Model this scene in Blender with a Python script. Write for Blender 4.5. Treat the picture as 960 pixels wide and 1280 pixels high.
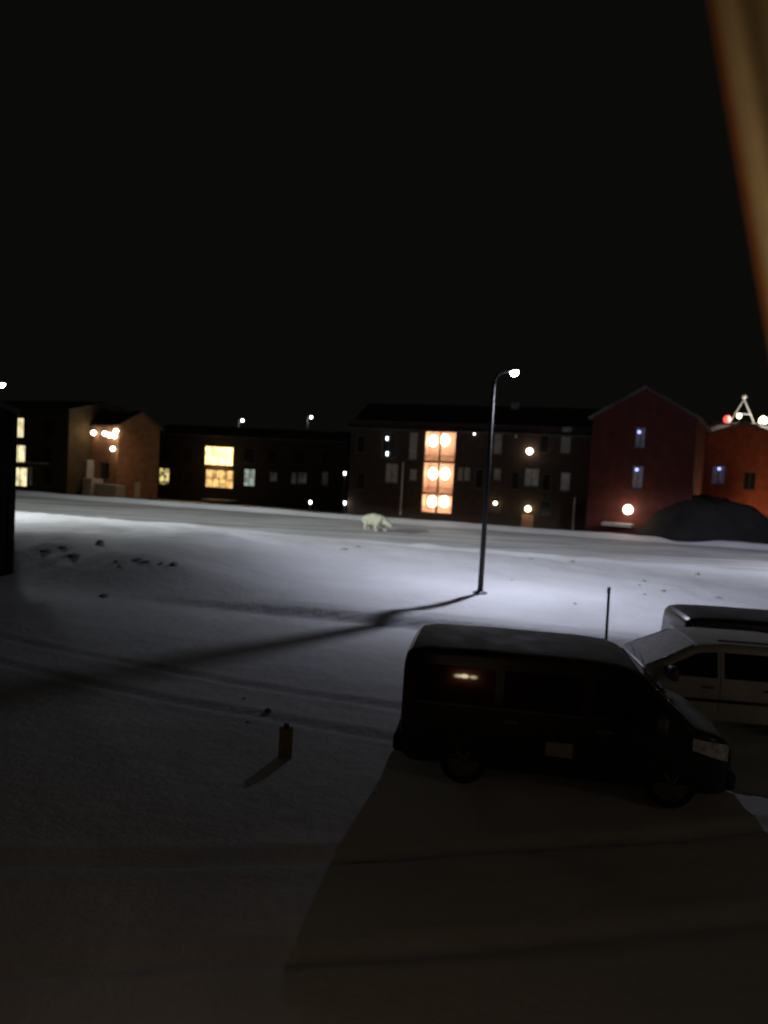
import bpy, bmesh, math, random
import numpy as np
from mathutils import Vector, Matrix

for o in list(bpy.data.objects):
    bpy.data.objects.remove(o)
scene = bpy.context.scene
C = scene.collection
R = math.radians
random.seed(7)

# ------------------------------------------------------------------ camera
CAM_Z, FPX, PITCH, ROLL = 4.3, 900.0, R(3.05), R(3.3)      # FPX: focal length in pixels of the 960-wide photo
_Rt, _Up, _Fw = Vector((1, 0, 0)), Vector((0, math.sin(PITCH), math.cos(PITCH))), Vector((0, math.cos(PITCH), -math.sin(PITCH)))
CR = _Rt * math.cos(ROLL) + _Up * math.sin(ROLL)
CU = _Up * math.cos(ROLL) - _Rt * math.sin(ROLL)
CAM = Vector((0, 0, CAM_Z))
cd = bpy.data.cameras.new('camera')
cam = bpy.data.objects.new('camera', cd); C.objects.link(cam)
m = Matrix.Identity(4)
for i in range(3):
    m[i][0], m[i][1], m[i][2], m[i][3] = CR[i], CU[i], -_Fw[i], CAM[i]
cam.matrix_world = m
cd.sensor_fit = 'HORIZONTAL'; cd.sensor_width = 36.0; cd.lens = 36.0 * FPX / 960.0
cd.clip_start = 0.02; cd.clip_end = 4000
cd.dof.use_dof = True; cd.dof.focus_distance = 5.2
cd.dof.aperture_fstop = (cd.lens / 1000.0) / 0.022       # 22 mm opening, focused short: the soft night snapshot
scene.camera = cam

# ------------------------------------------------------------------ night sky
w = bpy.data.worlds.new('World'); scene.world = w; w.use_nodes = True
nt = w.node_tree; nt.nodes.clear()
out = nt.nodes.new('ShaderNodeOutputWorld'); add = nt.nodes.new('ShaderNodeAddShader')
sky = nt.nodes.new('ShaderNodeTexSky'); sky.sky_type = 'NISHITA'; sky.sun_disc = False
sky.sun_elevation = R(-9); sky.sun_rotation = R(200)
b1 = nt.nodes.new('ShaderNodeBackground'); b1.inputs[1].default_value = 0.05
b2 = nt.nodes.new('ShaderNodeBackground'); b2.inputs[0].default_value = (0.0032, 0.0031, 0.0026, 1); b2.inputs[1].default_value = 1.0
nt.links.new(sky.outputs[0], b1.inputs[0]); nt.links.new(b1.outputs[0], add.inputs[0]); nt.links.new(b2.outputs[0], add.inputs[1])
nt.links.new(add.outputs[0], out.inputs[0])
vs = scene.view_settings
vs.view_transform = 'Standard'; vs.look = 'None'; vs.gamma = 1; vs.exposure = 0; vs.use_curve_mapping = False

# ------------------------------------------------------------------ helpers
def ray(px, py):
    return (_Fw * FPX + CR * (px - 480.0) + CU * (640.0 - py)).normalized()
def at_depth(px, py, D):
    d = ray(px, py); return CAM + d * (D / d.y)
def tag(o, label=None, cat=None, group=None, kind=None):
    if label: o['label'] = label
    if cat: o['category'] = cat
    if group: o['group'] = group
    if kind: o['kind'] = kind
    return o
def empty(name, loc=(0, 0, 0), rz=0.0):
    o = bpy.data.objects.new(name, None); C.objects.link(o)
    o.location = loc; o.rotation_euler = (0, 0, rz); o.empty_display_size = .2
    return o
def link_mesh(name, me, mat, parent=None, smooth=False):
    o = bpy.data.objects.new(name, me); C.objects.link(o)
    if mat and not me.materials: me.materials.append(mat)
    if parent: o.parent = parent
    if smooth:
        me.polygons.foreach_set('use_smooth', [True] * len(me.polygons))
    return o
class MB:
    def __init__(s): s.v = []; s.f = []
    def add(s, vs_, fs_):
        k = len(s.v); s.v += [tuple(p) for p in vs_]; s.f += [tuple(i + k for i in f) for f in fs_]; return s
    def box(s, x0, x1, y0, y1, z0, z1):
        return s.add([(x0,y0,z0),(x1,y0,z0),(x1,y1,z0),(x0,y1,z0),(x0,y0,z1),(x1,y0,z1),(x1,y1,z1),(x0,y1,z1)],
                     [(0,3,2,1),(4,5,6,7),(0,1,5,4),(1,2,6,5),(2,3,7,6),(3,0,4,7)])
    def tube(s, pts, rads, n=10, cap=True):
        pts = [Vector(p) for p in pts]; V = []
        for i, p in enumerate(pts):
            t = (pts[min(i+1, len(pts)-1)] - pts[max(i-1, 0)]).normalized()
            a = t.cross(Vector((0.31, 0.17, 1)) if abs(t.z) < .9 else Vector((1, .1, 0))).normalized(); b = t.cross(a)
            r = rads[i] if isinstance(rads, (list, tuple)) else rads
            for k in range(n):
                q = 2*math.pi*k/n; V.append(p + a*math.cos(q)*r + b*math.sin(q)*r)
        F = []
        for i in range(len(pts)-1):
            for k in range(n):
                F.append((i*n+k, i*n+(k+1) % n, (i+1)*n+(k+1) % n, (i+1)*n+k))
        if cap: F += [tuple(range(n))[::-1], tuple(range((len(pts)-1)*n, len(pts)*n))]
        return s.add(V, F)
    def lathe(s, prof, n=16, c=(0, 0, 0), axis='z'):
        V = []; F = []
        for (r, h) in prof:
            for k in range(n):
                q = 2*math.pi*k/n; x, y = r*math.cos(q), r*math.sin(q)
                p = (x, y, h) if axis == 'z' else (x, h, y)
                V.append((p[0]+c[0], p[1]+c[1], p[2]+c[2]))
        for i in range(len(prof)-1):
            for k in range(n):
                F.append((i*n+k, i*n+(k+1) % n, (i+1)*n+(k+1) % n, (i+1)*n+k))
        F += [tuple(range(n))[::-1], tuple(range((len(prof)-1)*n, len(prof)*n))]
        return s.add(V, F)
    def sphere(s, c, r, n=12, sq=1.0):
        prof = [(max(1e-3, r*math.sin(math.pi*i/8)), -r*sq*math.cos(math.pi*i/8)) for i in range(9)]
        return s.lathe(prof, n, c)
    def prism(s, poly, y0, y1):          # poly in x,z extruded along y
        n = len(poly)
        return s.add([(x, y0, z) for x, z in poly] + [(x, y1, z) for x, z in poly],
                     [tuple(range(n)), tuple(range(n, 2*n))[::-1]] + [(i, i+n, (i+1) % n+n, (i+1) % n) for i in range(n)])
    def build(s, name, mat, parent=None, smooth=False, bevel=0):
        me = bpy.data.meshes.new(name); me.from_pydata(s.v, [], s.f); 
        bm = bmesh.new(); bm.from_mesh(me); bmesh.ops.recalc_face_normals(bm, faces=bm.faces)
        if bevel: bmesh.ops.bevel(bm, geom=list(bm.edges), offset=bevel, segments=1, affect='EDGES')
        bm.to_mesh(me); bm.free()
        return link_mesh(name, me, mat, parent, smooth)

# ------------------------------------------------------------------ materials
def mat(name, col, rough=.6, metal=0., noise=.25, scale=4., bump=0., emit=None, emit_s=0., coat=0., spec=.5):
    M = bpy.data.materials.new(name); M.use_nodes = True
    n = M.node_tree; p = n.nodes['Principled BSDF']
    p.inputs['Roughness'].default_value = rough; p.inputs['Metallic'].default_value = metal
    p.inputs['Coat Weight'].default_value = coat; p.inputs['Specular IOR Level'].default_value = spec
    tc = n.nodes.new('ShaderNodeTexCoord'); nz = n.nodes.new('ShaderNodeTexNoise')
    nz.inputs['Scale'].default_value = scale; nz.inputs['Detail'].default_value = 6
    n.links.new(tc.outputs['Object'], nz.inputs['Vector'])
    mr = n.nodes.new('ShaderNodeMapRange'); mr.inputs[3].default_value = 1-noise; mr.inputs[4].default_value = 1+noise
    mr.inputs[1].default_value = .3; mr.inputs[2].default_value = .7
    n.links.new(nz.outputs[0], mr.inputs[0])
    mx = n.nodes.new('ShaderNodeVectorMath'); mx.operation = 'SCALE'; mx.inputs[0].default_value = col
    n.links.new(mr.outputs[0], mx.inputs['Scale']); n.links.new(mx.outputs[0], p.inputs['Base Color'])
    if bump:
        b = n.nodes.new('ShaderNodeBump'); b.inputs['Strength'].default_value = bump; b.inputs['Distance'].default_value = .05
        n.links.new(nz.outputs[0], b.inputs['Height']); n.links.new(b.outputs[0], p.inputs['Normal'])
    if emit:
        p.inputs['Emission Color'].default_value = (*emit, 1); p.inputs['Emission Strength'].default_value = emit_s
    return M
def lit_pane(name, col, s, scale=2.5, lo=.25, seed=0., curtain=8.):
    """window of a lit room: curtains, furniture and lamps give uneven light"""
    M = mat(name, (.3, .28, .25), .2)
    n = M.node_tree; p = n.nodes['Principled BSDF']
    tc = n.nodes.new('ShaderNodeTexCoord'); mp = n.nodes.new('ShaderNodeMapping'); mp.inputs['Location'].default_value = (seed, 0, seed*1.7)
    n.links.new(tc.outputs['Object'], mp.inputs[0])
    nz = n.nodes.new('ShaderNodeTexNoise'); nz.inputs['Scale'].default_value = scale; nz.inputs['Detail'].default_value = 2
    n.links.new(mp.outputs[0], nz.inputs['Vector'])
    wv = n.nodes.new('ShaderNodeTexWave'); wv.inputs['Scale'].default_value = curtain; wv.inputs['Distortion'].default_value = 3
    n.links.new(mp.outputs[0], wv.inputs['Vector'])
    r1 = n.nodes.new('ShaderNodeMapRange'); r1.inputs[1].default_value = .35; r1.inputs[2].default_value = .6; r1.inputs[3].default_value = lo; r1.inputs[4].default_value = 1.
    n.links.new(nz.outputs[0], r1.inputs[0])
    r2 = n.nodes.new('ShaderNodeMapRange'); r2.inputs[3].default_value = .75; r2.inputs[4].default_value = 1.
    n.links.new(wv.outputs['Fac'], r2.inputs[0])
    a = n.nodes.new('ShaderNodeMath'); a.operation = 'MULTIPLY'; n.links.new(r1.outputs[0], a.inputs[0]); n.links.new(r2.outputs[0], a.inputs[1])
    b = n.nodes.new('ShaderNodeMath'); b.operation = 'MULTIPLY'; b.inputs[1].default_value = s; n.links.new(a.outputs[0], b.inputs[0])
    n.links.new(b.outputs[0], p.inputs['Emission Strength']); p.inputs['Emission Color'].default_value = (*col, 1)
    return M
def snow_mat(name, col, dirt, dirt_amt, road=False):
    M = bpy.data.materials.new(name); M.use_nodes = True
    n = M.node_tree; p = n.nodes['Principled BSDF']; L = n.links.new
    p.inputs['Roughness'].default_value = .75; p.inputs['Specular IOR Level'].default_value = .25
    tc = n.nodes.new('ShaderNodeTexCoord')
    mp = n.nodes.new('ShaderNodeMapping'); mp.inputs['Rotation'].default_value = (0, 0, math.atan(.23))
    if road: mp.inputs['Scale'].default_value = (.05, 1.3, 1)
    L(tc.outputs['Object'], mp.inputs[0])
    n1 = n.nodes.new('ShaderNodeTexNoise'); n1.inputs['Scale'].default_value = .9 if road else .35; n1.inputs['Detail'].default_value = 7; n1.inputs['Roughness'].default_value = .6
    L(mp.outputs[0], n1.inputs['Vector'])
    n2 = n.nodes.new('ShaderNodeTexNoise'); n2.inputs['Scale'].default_value = 3.; n2.inputs['Detail'].default_value = 8; n2.inputs['Roughness'].default_value = .65
    L(tc.outputs['Object'], n2.inputs['Vector'])
    n3 = n.nodes.new('ShaderNodeTexNoise'); n3.inputs['Scale'].default_value = .22; n3.inputs['Detail'].default_value = 3
    L(tc.outputs['Object'], n3.inputs['Vector'])
    mr = n.nodes.new('ShaderNodeMapRange'); mr.inputs[1].default_value = .42; mr.inputs[2].default_value = .68; mr.inputs[4].default_value = dirt_amt
    L(n1.outputs[0], mr.inputs[0])
    mix = n.nodes.new('ShaderNodeMix'); mix.data_type = 'RGBA'
    mix.inputs[6].default_value = (*col, 1); mix.inputs[7].default_value = (*dirt, 1); L(mr.outputs[0], mix.inputs[0]); L(mix.outputs[2], p.inputs['Base Color'])
    ad = n.nodes.new('ShaderNodeMath'); ad.operation = 'ADD'; 
    sc = n.nodes.new('ShaderNodeMath'); sc.operation = 'MULTIPLY'; sc.inputs[1].default_value = 3.; L(n3.outputs[0], sc.inputs[0])
    L(n2.outputs[0], ad.inputs[0]); L(sc.outputs[0], ad.inputs[1])
    b = n.nodes.new('ShaderNodeBump'); b.inputs['Strength'].default_value = .45; b.inputs['Distance'].default_value = .12
    L(ad.outputs[0], b.inputs['Height']); L(b.outputs[0], p.inputs['Normal'])
    return M
def paint_mat(name, col, snow=.35):
    """car paint with a dusting of snow lying on the faces that look up"""
    M = mat(name, col, .38, .0, .1, 3., coat=.0, spec=.35)
    n = M.node_tree; p = n.nodes['Principled BSDF']; L = n.links.new
    src = p.inputs['Base Color'].links[0].from_socket
    g = n.nodes.new('ShaderNodeNewGeometry'); sp = n.nodes.new('ShaderNodeSeparateXYZ'); L(g.outputs['Normal'], sp.inputs[0])
    tc = n.nodes.new('ShaderNodeTexCoord'); nz = n.nodes.new('ShaderNodeTexNoise'); nz.inputs['Scale'].default_value = 2.2; nz.inputs['Detail'].default_value = 8
    L(tc.outputs['Object'], nz.inputs['Vector'])
    m1 = n.nodes.new('ShaderNodeMapRange'); m1.inputs[1].default_value = .75; m1.inputs[2].default_value = .97; m1.inputs[4].default_value = snow; L(sp.outputs[2], m1.inputs[0])
    m2 = n.nodes.new('ShaderNodeMapRange'); m2.inputs[1].default_value = .3; m2.inputs[2].default_value = .6; m2.inputs[3].default_value = .45; L(nz.outputs[0], m2.inputs[0])
    mu = n.nodes.new('ShaderNodeMath'); mu.operation = 'MULTIPLY'; L(m1.outputs[0], mu.inputs[0]); L(m2.outputs[0], mu.inputs[1])
    mix = n.nodes.new('ShaderNodeMix'); mix.data_type = 'RGBA'; L(mu.outputs[0], mix.inputs[0]); L(src, mix.inputs[6]); mix.inputs[7].default_value = (.75, .75, .74, 1)
    L(mix.outputs[2], p.inputs['Base Color'])
    rm = n.nodes.new('ShaderNodeMapRange'); rm.inputs[3].default_value = .3; rm.inputs[4].default_value = .85; L(mu.outputs[0], rm.inputs[0]); L(rm.outputs[0], p.inputs['Roughness'])
    return M
M = {}
M['snow'] = snow_mat('snow', (.80, .81, .83), (.55, .55, .55), .35)
M['road'] = snow_mat('packed_snow', (.68, .68, .67), (.26, .25, .24), .95, True)
M['dark_metal'] = mat('dark_metal', (.022, .022, .023), .75, 0.)
M['steel'] = mat('galvanised_steel', (.16, .16, .17), .5, .7)
M['brown_wall'] = mat('brown_boards', (.040, .022, .015), .85, noise=.35, scale=2, bump=.2)
M['red_wall'] = mat('red_boards', (.085, .015, .011), .85, noise=.3, scale=1.5, bump=.2)
M['rust_wall'] = mat('rust_boards', (.26, .06, .024), .85, noise=.3, scale=1.5, bump=.2)
M['ochre_wall'] = mat('ochre_boards', (.30, .16, .09), .85, noise=.25, scale=1.5, bump=.2)
M['olive_wall'] = mat('olive_boards', (.07, .055, .025), .85, noise=.3, scale=1.5, bump=.2)
M['dark_wall'] = mat('dark_boards', (.03, .025, .022), .85, noise=.3, scale=1.5, bump=.2)
M['roof'] = mat('snowy_roof', (.085, .082, .08), .9, noise=.5, scale=.8)
M['frame'] = mat('window_frame', (.09, .065, .045), .6)
M['pale_frame'] = mat('pale_trim', (.5, .48, .45), .6)
M['dark_glass'] = mat('dark_glass', (.02, .022, .025), .08, noise=.1)
M['salmon'] = mat('salmon_plaster', (.56, .35, .25), .8, noise=.12, scale=2)
M['concrete'] = mat('concrete', (.38, .36, .33), .85, noise=.25, scale=3, bump=.2)
M['pipe'] = mat('drain_pipe', (.42, .36, .30), .5)
M['tyre'] = mat('tyre_rubber', (.02, .02, .02), .9)
M['rim'] = mat('alloy_rim', (.16, .16, .165), .6, .2)
M['black_plastic'] = mat('black_plastic', (.025, .025, .025), .6)
M['chrome'] = mat('chrome', (.7, .7, .7), .15, 1., noise=.05)
M['lens_clear'] = mat('headlight_lens', (.75, .75, .74), .2, 0., noise=.4, scale=14)
M['lens_red'] = mat('tail_light_lens', (.10, .008, .008), .2, noise=.2)
M['glass_car'] = mat('tinted_car_glass', (.012, .013, .014), .04, noise=.05)
M['fur'] = mat('bear_fur', (.44, .44, .33), .95, noise=.18, scale=7, bump=.7)
M['nose'] = mat('bear_nose', (.03, .025, .025), .5)
M['stone'] = mat('frosted_stone', (.30, .29, .28), .9, noise=.5, scale=6, bump=.5)
M['earth'] = mat('dark_earth', (.009, .008, .0075), .95, noise=.5, scale=1.2, bump=.8)
def glow(name, col, s): return mat(name, (.8, .8, .8), .4, emit=col, emit_s=s)
M['lamp_cool'] = glow('street_lamp_lens', (.86, .92, 1.), 60)
M['lamp_white'] = glow('white_led', (.95, .96, 1.), 7)
M['lamp_warm'] = glow('warm_globe', (1., .88, .66), 10)
M['lamp_yellow'] = glow('yellow_globe', (1., .86, .5), 8)
M['glint_blue'] = glow('blue_glint', (.35, .42, 1.), 2.2)  # glow imitating a lamp's reflection in window glass, not a lamp
M['lamp_red'] = glow('red_lamp', (1., .10, .07), 1.6)
W_ = {'warm': lit_pane('lit_warm_room', (1., .70, .30), 3.4, .9, .45, 3., 2.5),
      'warm2': lit_pane('lit_amber_room', (1., .60, .20), 1.5, 1.3, .25, 11., 3.),
      'yellow': lit_pane('lit_yellow_room', (1., .88, .50), 1.5, .9, .45, 5., 2.),
      'shred': lit_pane('lit_yellow_blind', (1., .80, .30), 1.2, 1.8, .02, 9., 2.),
      'pale': lit_pane('lit_pale_room', (.72, .86, .74), .5, 1.5, .4, 2.),
      'dim': lit_pane('dim_grey_room', (.85, .88, .95), .026, 1.2, .2, 4., 2.),
      'dimw': lit_pane('dim_brown_room', (1., .62, .45), .022, 1.2, .3, 8.),
      'faint': lit_pane('faint_room', (.9, .85, .85), .010, 1.2, .3, 6.),
      'blue': lit_pane('blue_reflection_pane', (.38, .45, 1.), .035, 2., .3, 1.)}  # blue panes: faint glow imitates light reflected in the glass

# ------------------------------------------------------------------ ground
def vnoise(x, y, seed):
    x = np.asarray(x, float); y = np.asarray(y, float)
    xi = np.floor(x).astype(np.int64); yi = np.floor(y).astype(np.int64); fx = x-xi; fy = y-yi
    def h(a, b):
        k = (a*374761393 + b*668265263 + seed*144269) & 0x7fffffff
        k = ((k ^ (k >> 13))*1274126177) & 0x7fffffff
        return ((k ^ (k >> 16)) & 0xffff)/65535.0
    sx = fx*fx*(3-2*fx); sy = fy*fy*(3-2*fy)
    return (h(xi, yi)*(1-sx)+h(xi+1, yi)*sx)*(1-sy)+(h(xi, yi+1)*(1-sx)+h(xi+1, yi+1)*sx)*sy
def sst(a, b, v):
    t = np.clip((v-a)/(b-a), 0, 1); return t*t*(3-2*t)
def height(x, y):
    x = np.asarray(x, float); y = np.asarray(y, float)
    t = y + .23*x
    wob = (vnoise(x*.25, y*.0+3, 5)-.5)*.8
    lf = sst(-1, -9, x)
    z = .27*sst(19.95, 20.25, t+wob)*(1-lf) + .14*sst(20.3, 25, t) + .3*lf*sst(20, 23, t)                                           # the cut edge of the snow field
    z = z + .10*(1-lf)*np.exp(-((t+wob-20.75)/.42)**2)*(.3+.9*vnoise(x*.6, y*.3, 2))   # the ploughed berm along it
    fld = sst(21, 24, t)*(1-sst(38, 40, t))
    z = z + fld*((vnoise(x*.16, y*.2, 11)-.5)*.26 + (vnoise(x*.55, y*.55, 12)-.5)*.10 + (vnoise(x*1.7, y*1.7, 13)-.5)*.045)
    left = lf*sst(19.6, 22.8, t)*(1-sst(33, 39, t))
    z = z + left*(.75 + (vnoise(x*.4, y*.5, 21)-.5)*.16 + (vnoise(x*1.6, y*1.9, 22)-.5)*.09)
    park = 1-sst(19, 20.2, t)
    z = z + park*((vnoise(x*.5, y*.5, 31)-.5)*.06 + (vnoise(x*2, y*2, 32)-.5)*.025)
    for c0, c1, c2 in ((6.2, .18, .012), (7.9, .18, .012), (11.6, -.30, .010), (13.2, -.30, .010)):   # tyre tracks across the car park
        dd = y-(c0+c1*x+c2*x*x); z = z - park*.055*np.exp(-(dd/.13)**2) + park*.03*(np.exp(-((dd-.24)/.10)**2)+np.exp(-((dd+.24)/.10)**2))
    rd = sst(39.4, 41, t)*(1-sst(56.5, 58, t))
    z = z + .16*np.exp(-((t-39.8)/.5)**2)*(.5+vnoise(x*.8, y*.3, 41))
    for c in (43.2, 45.0, 48.8, 50.6, 54.0): z = z - rd*.05*np.exp(-((t-c)/.33)**2)
    for c in (46.9, 52.3): z = z + rd*.05*np.exp(-((t-c)/.4)**2)
    z = z + .40*np.exp(-((t-58.2)/.8)**2)*(.85+.3*vnoise(x*.35, y*.25, 42))      # far snow bank
    z = z - 1.0*sst(58.6, 62.5, t)
    return z
def zg(x, y): return float(height(np.array([x]), np.array([y]))[0])
def ground_hit(px, py):
    d = ray(px, py); s = 3.0
    while s < 400:
        P = CAM + d*s
        if P.z <= zg(P.x, P.y): return P
        s += .05
    return P
def grid_mesh(name, X, Y, Z, mt):
    ny, nx = X.shape
    me = bpy.data.meshes.new(name)
    co = np.stack([X, Y, Z], -1).reshape(-1, 3)
    idx = np.arange(nx*ny).reshape(ny, nx)
    q = np.stack([idx[:-1, :-1], idx[:-1, 1:], idx[1:, 1:], idx[1:, :-1]], -1).reshape(-1, 4)
    me.vertices.add(len(co)); me.vertices.foreach_set('co', co.ravel())
    me.loops.add(q.size); me.loops.foreach_set('vertex_index', q.ravel().astype(np.int32))
    me.polygons.add(len(q)); me.polygons.foreach_set('loop_start', np.arange(0, q.size, 4, dtype=np.int32))
    me.update(); me.validate()
    return link_mesh(name, me, mt, None, True)
far = np.array([60*1.25**k for k in range(1, 17)])
xs = np.concatenate([-far[::-1], np.arange(-60, -18, .5), np.arange(-18, 26, .16), np.arange(26, 60.1, .5), far])
ys = np.concatenate([np.arange(-40, 2, 2.), np.arange(2, 40, .13), np.arange(40, 75, .35), 75*1.2**np.arange(0, 18)])
X, Y = np.meshgrid(xs, ys)
tag(grid_mesh('ground', X, Y, height(X, Y), M['snow']), 'snow covered ground of car park and field', 'ground', kind='structure')
us = np.arange(-75, 75, .5); ts = np.arange(40.6, 56.9, .14)
U, T = np.meshgrid(us, ts)
YY = T-.23*U
tag(grid_mesh('road', U, YY, height(U, YY)+.012, M['road']), 'snow packed road with tyre tracks', 'road', kind='structure')

# dark mound beyond the road
def mound():
    c = at_depth(892, 640, 55.0); c.z = -.6
    n, k = 56, 26; V = []; F = []
    for j in range(k):
        r = j/(k-1)
        for i in range(n):
            a = 2*math.pi*i/n
            rr = r*(1+.10*math.sin(2*a+1)+.06*math.sin(5*a))
            x, y = c.x+5.7*rr*math.cos(a), c.y+3.2*rr*math.sin(a)
            h = 4.5*max(0, 1-r**3.0)**.85
            h += float(vnoise([x*.7], [y*.7], 51)[0]-.5)*.8*(1-r)+float(vnoise([x*2.1], [y*2.1], 52)[0]-.5)*.42*(1-r*.6)
            V.append((x, y, c.z+h-.1*r))
    for j in range(k-1):
        for i in range(n): F.append((j*n+i, j*n+(i+1) % n, (j+1)*n+(i+1) % n, (j+1)*n+i))
    o = MB().add(V, F).build('mound', M['earth'], None, True)
    tag(o, 'large dark rounded mound beyond the road', 'mound', kind='structure')
mound()

# ------------------------------------------------------------------ lamps
def lamp_light(name, parent, loc, power, col, radius, kind='POINT', spread=None):
    d = bpy.data.lights.new(name, kind); d.energy = power; d.color = col; d.shadow_soft_size = radius
    o = bpy.data.objects.new(name, d); C.objects.link(o); o.parent = parent; o.location = loc
    if spread: d.spot_size = R(spread); d.spot_blend = .12
    return o
def road_optic(o, k, ydir, back=-3.0, lo=-.8, hi=.05):
    """street luminaire optics: more light thrown along and across the road than straight down or backwards"""
    d = o.data; d.use_nodes = True; n = d.node_tree; L = n.links.new
    em = n.nodes['Emission']
    tc = n.nodes.new('ShaderNodeTexCoord'); sp = n.nodes.new('ShaderNodeSeparateXYZ'); L(tc.outputs['Normal'], sp.inputs[0])
    ab = n.nodes.new('ShaderNodeMath'); ab.operation = 'ABSOLUTE'; L(sp.outputs[2], ab.inputs[0])
    mx = n.nodes.new('ShaderNodeMath'); mx.operation = 'MAXIMUM'; mx.inputs[1].default_value = .13; L(ab.outputs[0], mx.inputs[0])
    kk = n.nodes.new('ShaderNodeMapRange'); kk.inputs[1].default_value = lo; kk.inputs[2].default_value = hi
    kk.inputs[3].default_value = back; kk.inputs[4].default_value = k
    L(sp.outputs[1], kk.inputs[0])
    ng = n.nodes.new('ShaderNodeMath'); ng.operation = 'MULTIPLY'; ng.inputs[1].default_value = -1; L(kk.outputs[0], ng.inputs[0])
    pw = n.nodes.new('ShaderNodeMath'); pw.operation = 'POWER'; L(mx.outputs[0], pw.inputs[0]); L(ng.outputs[0], pw.inputs[1])
    L(pw.outputs[0], em.inputs['Strength'])
def street_lamp(base, h, arm, ang, label, power, col, k, group='street lamps', back=-3.0, lo=-.8, hi=.05):
    t = empty('street_lamp', base, ang)               # local +y: out over the road
    tag(t, label, 'street lamp', group)
    MB().lathe([(.24, -.1), (.24, .05), (.14, .09)], 12).build('base_plate', M['steel'], t)
    MB().tube([(0, 0, .05), (0, 0, h*.5), (0, 0, h-.6)], [.092, .078, .06], 12).build('post', M['dark_metal'], t, True)
    pts = [(0, 0, h-.62)] + [(0, arm*(1-math.cos(q)), h-.6+.55*math.sin(q)) for q in [math.pi/2*i/6 for i in range(1, 6)]] + [(0, arm*.98, h)]
    MB().tube(pts, [.06]+[.045]*(len(pts)-1), 8).build('arm', M['dark_metal'], t, True)
    hd = MB().lathe([(.03, .12), (.11, .11), (.15, .05), (.155, 0.), (.14, -.005)], 14, (0, arm+.12, h)).build('lamp_head', M['steel'], t, True)
    hd.scale = (1, 1, 1)
    MB().lathe([(.03, -.17), (.09, -.15), (.13, -.09), (.145, -.012), (.14, -.008)], 14, (0, arm+.12, h)).build('lens', M['lamp_cool'], hd, True)
    o = lamp_light('lamp_light', t, (0, arm+.12, h-.28), power, col, .07, 'SPOT', 163)
    road_optic(o, k, 1, back, lo, hi)
    return t
b = ground_hit(600, 742)
street_lamp((b.x, b.y, b.z), 7.6, 1.12, R(-41), 'street lamp on a slim dark post standing alone in the snow field', 2150, (.80, .82, 1.), .85, back=-2.6)
bl = at_depth(-21, 640, 33.0)
street_lamp((bl.x-.5, 33.0, zg(bl.x-.5, 33.)), 6.25, 1.1, R(-30), 'street lamp cut off by the left edge of the picture', 1500, (.93, .98, .97), 1.8, back=-2.6, lo=-.6, hi=.5)
# the next lamp along the road, out of the picture to the right
street_lamp((25., 33., zg(25., 33.)), 7.6, 1.2, R(-20), 'street lamp beside the road beyond the right edge of the picture', 2700, (.82, .84, 1.), .4)

def far_lamp(px, py, D, label):
    p = at_depth(px, py, D); t = empty('street_lamp', (p.x-.5, D, -.6)); tag(t, label, 'street lamp', 'street lamps')
    h = p.z+.6
    MB().tube([(0, 0, 0), (0, 0, h)], [.1, .06], 8).build('post', M['dark_metal'], t)
    MB().tube([(0, 0, h), (.25, 0, h+.18), (.5, 0, h+.16)], .04, 6).build('arm', M['dark_metal'], t)
    hd = MB().box(.3, .8, -.16, .16, h+.1, h+.2).build('lamp_head', M['steel'], t, bevel=.02)
    MB().box(.36, .66, -.2, .2, h-.22, h+.098).build('lens', M['lamp_white'], hd, bevel=.02)
    lamp_light('lamp_light', t, (.55, -.3, h-.5), 120, (1, .97, .9), .1)
far_lamp(303, 525, 108, 'distant street lamp above the roof, nearer the lit amber window')
far_lamp(389, 521, 108, 'distant street lamp above the roof, beside the pale roof vent')
def path_lamp(px, py, D, label, power=12, col=(1, .97, .9)):
    p = at_depth(px, py, D); base = zg(p.x, D); t = empty('path_lamp', (p.x, D, base)); tag(t, label, 'path lamp', 'lamps along the dark path')
    h = max(.8, p.z-base)
    MB().tube([(0, 0, 0), (0, 0, h-.12)], .05, 8).build('post', M['dark_metal'], t)
    MB().lathe([(.05, -.14), (.10, -.10), (.11, .16), (.09, .17)], 10, (0, 0, h)).build('lens', M['lamp_white'], t, True)
    MB().lathe([(.16, .172), (.14, .21), (.02, .26)], 10, (0, 0, h)).build('cap', M['dark_metal'], t)
    lamp_light('lamp_light', t, (0, -.3, h), power, col, .08)
path_lamp(388, 628, 68, 'low path lamp left of the two stacked lights, past the road')
path_lamp(431, 629, 67, 'low path lamp directly below a taller path lamp')
path_lamp(475, 630, 67, 'low path lamp behind the polar bear')
path_lamp(925, 648, 59.8, 'added unseen light on a post behind the dark mound', 380, (1., .62, .32))  # added out of sight to brighten the rust red gable wall
path_lamp(431, 592, 70, 'tall path lamp directly above a low path lamp')

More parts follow.
